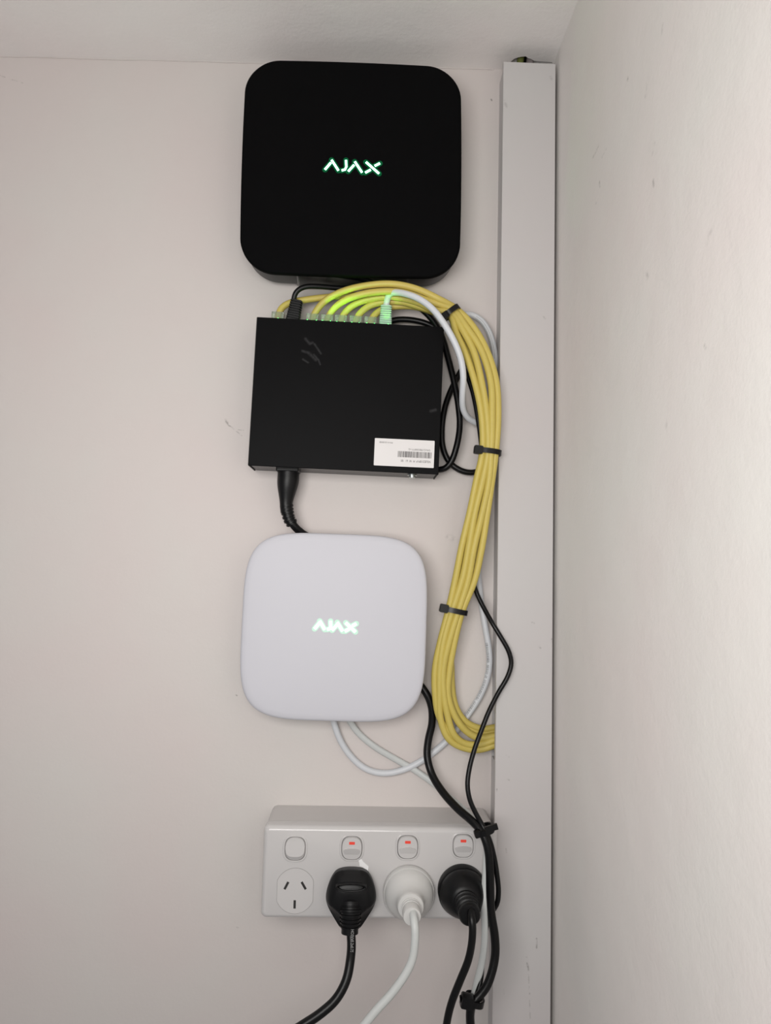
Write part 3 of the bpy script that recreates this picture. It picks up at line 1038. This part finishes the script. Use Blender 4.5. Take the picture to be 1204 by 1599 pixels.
for k in 'ABCDEF':
    pts = [P(x, y, d / 1000) for x, y, d in HEADS[k]]
    start = port_point(port_px[k])
    pts = [start + Vector((0, 0, .002)), start + Vector((0.0003, 0, .0098))] + pts[3 if k != 'A' else 2:]
    for i, (a, b_, d) in enumerate(ST):
        f = DRIFT[k][i]
        dd = LANES[k][1]
        ia, ib = P(*a, d / 1000), P(*b_, d / 1000)
        wv = ib - ia
        ln = wv.length
        f += .10 * math.sin(i * 1.7 + ord(k) * 2.3) if 0 < i < 17 else 0
        c_ = (ia + ib) / 2 + wv.normalized() * (ln / 2 - YR) * max(-1, min(1, f))
        if i >= 16:
            dd = dd * .8
        c_.y = -(d / 1000 + (dd - 5) / 1000)
        pts.append(c_)
    path = smooth_path(spline(pts, .0025), 4)
    e_ = empty('network_cable', path[0], LBL[k], 'network cable', 'yellow network cables')
    bm = bmesh.new()
    tube(bm, rel(path, e_), YR, 14)
    link('jacket', bm, M['yellow'], e_)
    rj45(e_, start - e_.location)

# second turn of yellow cable at the bottom of the loop, entering the trunking
for kk, (pts, lb) in enumerate([
    ([(705, 1060, 8.5), (708, 1090, 8.5), (717, 1120, 8.5), (730, 1142, 8.5), (750, 1152, 8), (772, 1152, 8), (790, 1151, 8)], 'yellow network cable end tucked behind the bottom loop, just above the lowest strand'),
]):
    cable('network_cable', lb, pts, YR, M['yellow'], 'yellow network cables', 'network cable')

# white cable with ribbed boot
st = port_point(602)
start = st
wc_pts = [start + Vector((0, -.004, .003)), start + Vector((.0002, -.0054, .014)), start + Vector((.0004, -.0066, .0225))] + [P(*p[:2], p[2] / 1000) for p in
          [(608, 459, 32), (618, 456.5, 38), (634, 459, 44), (655, 467, 48), (676, 483, 50), (695, 508, 51), (710, 535, 50), (720, 562, 47), (723.5, 590, 43), (722, 620, 34),
           (723, 638, 26), (730, 652, 20), (743, 660, 15), (756, 664, 10), (762, 690, 6), (758, 740, 6), (748, 790, 6), (744, 840, 6), (746, 880, 6), (750, 930, 6), (757, 975, 7), (763, 1010, 7), (764.5, 1035, 7),
           (760, 1062, 6), (748, 1090, 5), (733, 1113, 4.5), (715, 1138, 3.6), (690, 1164, 3.6), (660, 1187, 4), (630, 1202, 4), (600, 1207.5, 4), (572, 1201, 4), (548, 1181, 4), (531, 1155, 5), (522, 1130, 7), (517, 1112, 9), (514, 1100, 10)]]
path = smooth_path(spline(wc_pts, .002), 4)
e_ = empty('network_cable', path[0], 'white network cable with pale boot, looping behind the yellow bundle to the hub', 'network cable')
white_net = e_
bm = bmesh.new()
tube(bm, rel(path, e_), .0029, 14)
link('jacket', bm, M['white_cable'], e_)
rj45(e_, start - e_.location)


def boot(parent, start, mt, tilt=0, L=.0215, w=.0058):
    bm = bmesh.new()
    N_ = 9
    rings = []
    for k in range(N_):
        t0 = .004 + (L - .004) * k / N_
        t1 = .004 + (L - .004) * (k + .55) / N_
        ww = w * (1 - .14 * k / N_)
        dd = .0046 * (1 - .15 * k / N_)
        rings += [(ww, dd, t0), (ww, dd, t1), (ww * (.84 if k > 2 else 1), dd * .72, t1 + .0002), (ww * (.84 if k > 2 else 1), dd * .72, .004 + (L - .004) * (k + 1) / N_ - .0002)]
    vr = []
    for ww, dd, z in rings:
        vr.append([bm.verts.new((x, y_, z)) for x, y_ in rrect(ww, dd, .0013, 3)])
    for a, b_ in zip(vr, vr[1:]):
        for i in range(len(a)):
            bm.faces.new((a[i], a[(i + 1) % len(a)], b_[(i + 1) % len(a)], b_[i]))
    bm.faces.new(vr[0]); bm.faces.new(list(reversed(vr[-1])))
    m = Matrix.Translation(start - Vector(parent.location)) @ Matrix.Rotation(-sang + tilt, 4, 'Y') @ Matrix.Rotation(math.radians(6), 4, 'X')
    bmesh.ops.transform(bm, matrix=m, verts=bm.verts)
    return link('boot', bm, mt, parent, smooth=False)


# the boot leans outwards with the cable
boot(e_, start + Vector((0, -.004, 0)), M['boot'], 0, .0225)['label'] = 'pale translucent ribbed boot'
# printing along the white cable where it hangs right of the bundle
pr = []
for i in range(1, len(path) - 1):
    p = path[i]
    zz = P(760, 1003, .007).z
    zb_ = P(720, 1122, .0045).z
    if zb_ < p.z < zz and p.x > P(710, 1100, .005).x and p.y > -.012:
        pr.append(i)
bm = bmesh.new()
rp = random.Random(5)
for i in pr:
    p, q = path[i], path[i + 1]
    t = (q - p).normalized()
    side = Vector((t.z, 0, -t.x))
    if side.x > 0:
        side = -side
    nrm = Vector((0, -1, 0))
    s_ = 0
    seg = (q - p).length
    gap = rp.random() < .16
    while s_ < seg and not gap:
        w_ = rp.uniform(.00035, .0008)
        base = p + t * s_
        for (o1, o2) in ((.25, .75),) if rp.random() < .6 else ((.25, .42), (.6, .78)):
            vs4 = []
            for ss, oo in ((0, o1), (w_, o1), (w_, o2), (0, o2)):
                a = oo * 1.25
                vs4.append(bm.verts.new(base + t * ss + (nrm * math.cos(a) + side * math.sin(a)) * .00297 - Vector(e_.location)))
            bm.faces.new(vs4)
        s_ += w_ + rp.uniform(.0003, .0006)
link('cable_print', bm, M['ink_grey'], e_, smooth=False)['label'] = 'small dark printing along the jacket'

# white cable arc with printing behind the top of the bundle
e2, path2 = cable('network_cable', 'white cable arc with dark printing, showing behind the yellow bundle near the top tie',
                  [(690, 520, 10), (700, 503, 10), (716, 493, 10), (734, 491, 10), (750, 499, 10), (762, 515, 10), (770, 538, 9), (773, 565, 8), (768, 600, 7), (764, 640, 6)], .0029, M['white_cable'], cat='network cable')
bm = bmesh.new()
for i in range(int(len(path2) * .30), int(len(path2) * .64)):
    p, q = path2[i], path2[i + 1]
    t = (q - p).normalized()
    side = Vector((t.z, 0, -t.x))
    if side.dot(Vector((-1, 0, -1))) < 0:
        side = -side
    for s_ in (0, .0007, .0014):
        w_ = .00045
        vs4 = []
        for ss, oo in ((s_, .2), (s_ + w_, .2), (s_ + w_, 1.0), (s_, 1.0)):
            vs4.append(bm.verts.new(p + t * ss + (Vector((0, -1, 0)) * math.cos(oo) + side * math.sin(oo)) * .00297 - Vector(e2.location)))
        bm.faces.new(vs4)
link('cable_print', bm, M['ink_grey'], e2, smooth=False)['label'] = 'dense dark printing along the jacket'

# black ethernet cable with boot, second port
st = port_point(457)
bl_pts = [st + Vector((0, 0, .003)), st + Vector((.0003, -.002, .012))] + [P(*p[:2], p[2] / 1000) for p in
          [(460.5, 459, 27), (466, 452, 28), (478, 447.5, 28), (500, 447.5, 26), (530, 450, 22), (565, 449, 20), (590, 440, 20), (596, 432, 20)]]
path = smooth_path(spline(bl_pts, .002), 3)
e_ = empty('network_cable', path[0], 'black network cable with ribbed black boot, second plug from the left on the switch', 'network cable')
bm = bmesh.new()
tube(bm, rel(path, e_), .0024, 14)
link('jacket', bm, M['black_pvc'], e_)
boot(e_, st + Vector((0, -.003, .0)), M['black_rubber'], math.radians(9), .0235, .0062)
bm = bmesh.new()
bx(bm, -.0056, .0056, -.0070, .0010, -.006, .0045)
bmesh.ops.transform(bm, matrix=Matrix.Translation(st - Vector(e_.location)) @ Matrix.Rotation(-sang, 4, 'Y'), verts=bm.verts)
link('connector', bm, M['black_gloss'], e_, smooth=False, bevel=.0005)

# port lights on the switch
for i, px in enumerate((434, 480, 494, 503.5, 516, 526, 538, 549.5, 561, 573, 585, 607)):
    q = sw_local(port_point(px, .0350))
    bm = bmesh.new()
    lathe(bm, [(.0003, .0), (.0010, -.0003), (.0012, -.0010), (.0010, -.0017), (.0003, -.0020)], 10)
    bmesh.ops.transform(bm, matrix=Matrix.Translation((q.x, -.0350, shh - .0004)) @ Matrix.Rotation(math.radians(-90), 4, 'X'), verts=bm.verts)
    link('port_light', bm, M['led'], sw)['label'] = 'tiny glowing green port light'
for px, pw, tx in ((434, .006, 440), (499, .040, 548), (521, .030, 580), (545, .004, 585), (604, .012, 604)):
    ld = bpy.data.lights.new('port_light_glow', 'SPOT')      # the beams the port lights throw up along the cables
    ld.energy = pw
    ld.color = (.20, 1.0, .03)
    ld.spot_size = math.radians(76)
    ld.spot_blend = .9
    ld.shadow_soft_size = .0012
    lo = bpy.data.objects.new('port_light_glow', ld)
    C.objects.link(lo)
    lo.location = port_point(px, .033) + Vector((0, 0, .0030))
    lo.rotation_euler = (P(tx, 450, .032) - lo.location).to_track_quat('-Z', 'Y').to_euler()

# black cable loops right of the switch
cable('network_cable', 'black cable running down from the switch top right corner, looping at its lower right',
      [(640, 470, 12), (660, 484, 12), (678, 503, 13), (691, 528, 14), (699, 556, 14), (708, 592, 15), (715, 628, 16), (718, 664, 16), (713, 697, 16), (704, 722, 14), (694, 732, 12), (676, 734, 8), (655, 730, 6), (640, 720, 5)][0:12], .0029, M['black_pvc'], 'black cables beside the switch')
cable('network_cable', 'black cable right of the switch with its lower end bending under the yellow bundle',
      [(742, 548, 7), (728, 566, 7), (714, 590, 7), (703, 612, 7), (694, 640, 8), (690, 672, 8), (692, 700, 8), (702, 722, 8), (720, 735, 8), (738, 738, 8), (752, 733, 8), (760, 720, 8)], .0028, M['black_pvc'], 'black cables beside the switch')
cable('network_cable', 'short black cable lying behind the top right edge of the switch beside the white boot',
      [(604, 503, 10), (622, 499, 10), (645, 500, 10), (668, 506, 10), (684, 516, 9), (690, 530, 9), (684, 560, 9)], .0028, M['black_pvc'], 'black cables beside the switch')
# thin black cable: down behind the bundle, out past the trunking, down through both ties
thin, thin_path = cable('power_cable', 'thin black cord emerging behind the yellow bundle and kinking out over the trunking',
      [(716, 556, 16), (727, 580, 22), (738, 612, 24), (745.5, 650, 26), (751, 690, 26), (755, 740, 24), (752, 790, 20), (744, 840, 17), (738, 880, 15), (738, 903, 15), (744, 925, 18), (757, 952, 23), (770, 975, 30), (784, 998, 33), (794, 1016, 34), (798.5, 1035, 34),
       (793, 1056, 34), (778, 1082, 33.5), (763, 1112, 33), (752, 1140, 34), (741, 1170, 36), (733, 1200, 40), (730, 1226, 44), (734, 1250, 50), (743, 1270, 58), (754, 1290, 66), (764, 1310, 68), (771, 1335, 68), (776, 1365, 68), (778.5, 1392, 67), (776, 1412, 66), (768, 1424, 65), (761, 1440, 64),
       (757, 1462, 64), (754, 1485, 66), (752.5, 1510, 70), (750, 1535, 74), (744, 1556, 77), (738, 1575, 79), (736, 1600, 80), (735, 1650, 80), (738, 1800, 80), (736, 1990, 80)], .0021, M['black_pvc'])
# thick black cord from behind the hub
cable('power_cable', 'thick black cord leaving the hub right side and running down through both ties',
      [(640, 1052, 8), (655, 1068, 10), (667, 1085, 12), (674, 1105, 12), (674.5, 1130, 11), (669, 1155, 11), (667, 1180, 13), (674, 1208, 18), (690, 1235, 30), (714, 1262, 46), (738, 1283, 60), (753, 1300, 67), (762, 1325, 70), (765, 1355, 71), (765.5, 1390, 72), (767, 1425, 73),
       (772.5, 1460, 75), (773.5, 1490, 76), (769, 1515, 78), (760, 1540, 80), (747, 1557, 81), (736, 1570, 82), (734, 1590, 82), (736, 1610, 82), (738, 1650, 82), (746, 1800, 82), (748, 1990, 82)], .0034, M['black_pvc'])
# pale flat cord from hub through ties
cable('power_cable', 'pale flat cord leaving the hub underside and running down between the black cords',
      [(536, 1100, 9), (546, 1125, 7), (560, 1145, 4), (585, 1166, 3.6), (615, 1184, 3.6), (645, 1201, 4), (675, 1222, 9), (705, 1248, 24), (735, 1275, 44), (752, 1297, 61), (760, 1320, 62), (759, 1350, 64), (757, 1385, 68), (756, 1420, 72), (757, 1450, 73),
       (756, 1478, 73), (752, 1505, 72), (745, 1533, 73), (740, 1555, 74), (736, 1575, 75), (732, 1600, 75), (729, 1650, 75), (726, 1800, 75), (724, 1990, 75)], .0025, M['grey_white_cable'], flat=(.75, 1.15))

# power lead under the switch, running behind the hub
st = sw_world((sw_local(P(450, 735, .022)).x, -.020, -shh))
lead = empty('power_lead', st, 'black moulded power lead plugged into the bottom of the switch', 'power lead')
bm = bmesh.new()
prof = []
pth = spline([Vector((0, 0, .004)), Vector((.0002, 0, -.006)), P(448.5, 765, .020) - st, P(447, 790, .020) - st, P(448, 800, .020) - st], .0015)
tube(bm, pth, lambda t, s_: .0099 if t < .28 else .0099 - .0042 * (math.sin((min(1, (t - .28) / .62) - .5) * math.pi) * .5 + .5), 28)
link('plug_body', bm, M['black_rubber'], lead)
bm = bmesh.new()
bx(bm, -.0102, .0102, -.0102, .0096, -.0022, .003)
link('plug_collar', bm, M['black_rubber'], lead, smooth=False, bevel=.001)
bm = bmesh.new()
pth = spline([P(447.5, 789, .020) - st, P(449, 800, .020) - st, P(452, 811, .020) - st, P(457, 819, .020) - st], .0003)
tube(bm, pth, lambda t, s_: .0056 - .0008 * t + (.0006 if (s_ % .0032) < .0018 else -.0002), 22)
link('strain_relief', bm, M['black_rubber'], lead, sharp=50)
bm = bmesh.new()
pth = smooth_path(spline([P(*p[:2], p[2] / 1000) - st for p in [(453, 812, 20), (459, 821, 19), (467, 829, 16), (480, 838, 13), (500, 846, 9), (520, 850, 6)]], .002))
tube(bm, pth, .0036, 14)
link('jacket', bm, M['black_pvc'], lead)


# ------------------------------------------------------------------ cable ties
def tie(px, py, d, angle_deg, hwid, hdep, label, head_side=-1, head_big=1.0, tail=None, w=.0023):
    """band round a bundle: px,py centre, angle of the band in the picture, half width across, half depth"""
    c_ = P(px, py, d)
    e_ = empty('cable_tie', c_, label, 'cable tie', 'black cable ties')
    R = Matrix.Rotation(math.radians(angle_deg), 4, 'Y')
    N_ = 40
    bm = bmesh.new()
    inn, outr = [], []
    for k in range(N_):
        a = 2 * math.pi * k / N_
        cx, cy = math.cos(a), math.sin(a)
        e1 = 2.6
        x = abs(cx) ** (2 / e1) * (1 if cx > 0 else -1)
        y_ = abs(cy) ** (2 / e1) * (1 if cy > 0 else -1)
        inn.append((x * hwid, y_ * hdep))
        outr.append((x * (hwid + .0013), y_ * (hdep + .0013)))
    vs_ = [[bm.verts.new((x, y_, z)) for x, y_ in ring] for ring, z in ((inn, -w), (outr, -w), (outr, w), (inn, w))]
    for q in range(4):
        a, b_ = vs_[q], vs_[(q + 1) % 4]
        for k in range(N_):
            bm.faces.new((a[k], a[(k + 1) % N_], b_[(k + 1) % N_], b_[k]))
    bmesh.ops.transform(bm, matrix=R, verts=bm.verts)
    link('strap', bm, M['black_nylon'], e_, sharp=40)
    bm = bmesh.new()
    hb = .0035 * head_big
    rings = [(rrect(hb * 1.05, hb, .001, 3), -hb * 1.0), (rrect(hb * 1.15, hb * 1.1, .0014, 3), -hb * .6), (rrect(hb * 1.15, hb * 1.1, .0014, 3), hb * .6), (rrect(hb, hb * .95, .001, 3), hb * .9)]
    loft(bm, rings)
    bmesh.ops.transform(bm, matrix=R @ Matrix.Translation((head_side * (hwid + .0005), -hdep * .55, 0)), verts=bm.verts)
    link('head', bm, M['black_nylon'], e_, sharp=40)
    if tail:
        bm = bmesh.new()
        a, b_ = P(*tail[0][:2], tail[0][2] / 1000) - c_, P(*tail[1][:2], tail[1][2] / 1000) - c_
        t = (b_ - a).normalized()
        n_ = Vector((-t.z, 0, t.x)) * .0023
        o_ = Vector((0, .0011, 0))
        v8 = [bm.verts.new(q) for q in (a - n_ - o_, b_ - n_ - o_, b_ + n_ - o_, a + n_ - o_, a - n_ + o_, b_ - n_ + o_, b_ + n_ + o_, a + n_ + o_)]
        for f in ((0, 1, 2, 3), (7, 6, 5, 4), (0, 4, 5, 1), (1, 5, 6, 2), (2, 6, 7, 3), (3, 7, 4, 0)):
            bm.faces.new([v8[i] for i in f])
        link('tail', bm, M['black_nylon'], e_, smooth=False)
    return e_


tie(705, 488, .034, -38, .0072, .0078, 'black cable tie at the top of the yellow bundle beside the white cable', -1, .85)
tie(763.5, 706, .037, 6, .0098, .0072, 'black cable tie round the yellow bundle level with the barcode label', -1, 1.0)
tie(710.5, 953.5, .021, 11, .0102, .0074, 'black cable tie round the yellow bundle level with the hub lettering', -1, 1.0)
tie(757, 1295, .0665, -18, .0062, .0068, 'black cable tie gathering the black cords over the outlet corner, tail sticking out', -1, .75, [(757, 1296, 77), (777, 1290, 77)])
tie(741, 1561, .079, 12, .0062, .0068, 'black cable tie gathering the black cords at the bottom below the outlet', -1, 1.25, [(728, 1556, 82), (718, 1560, 84)])
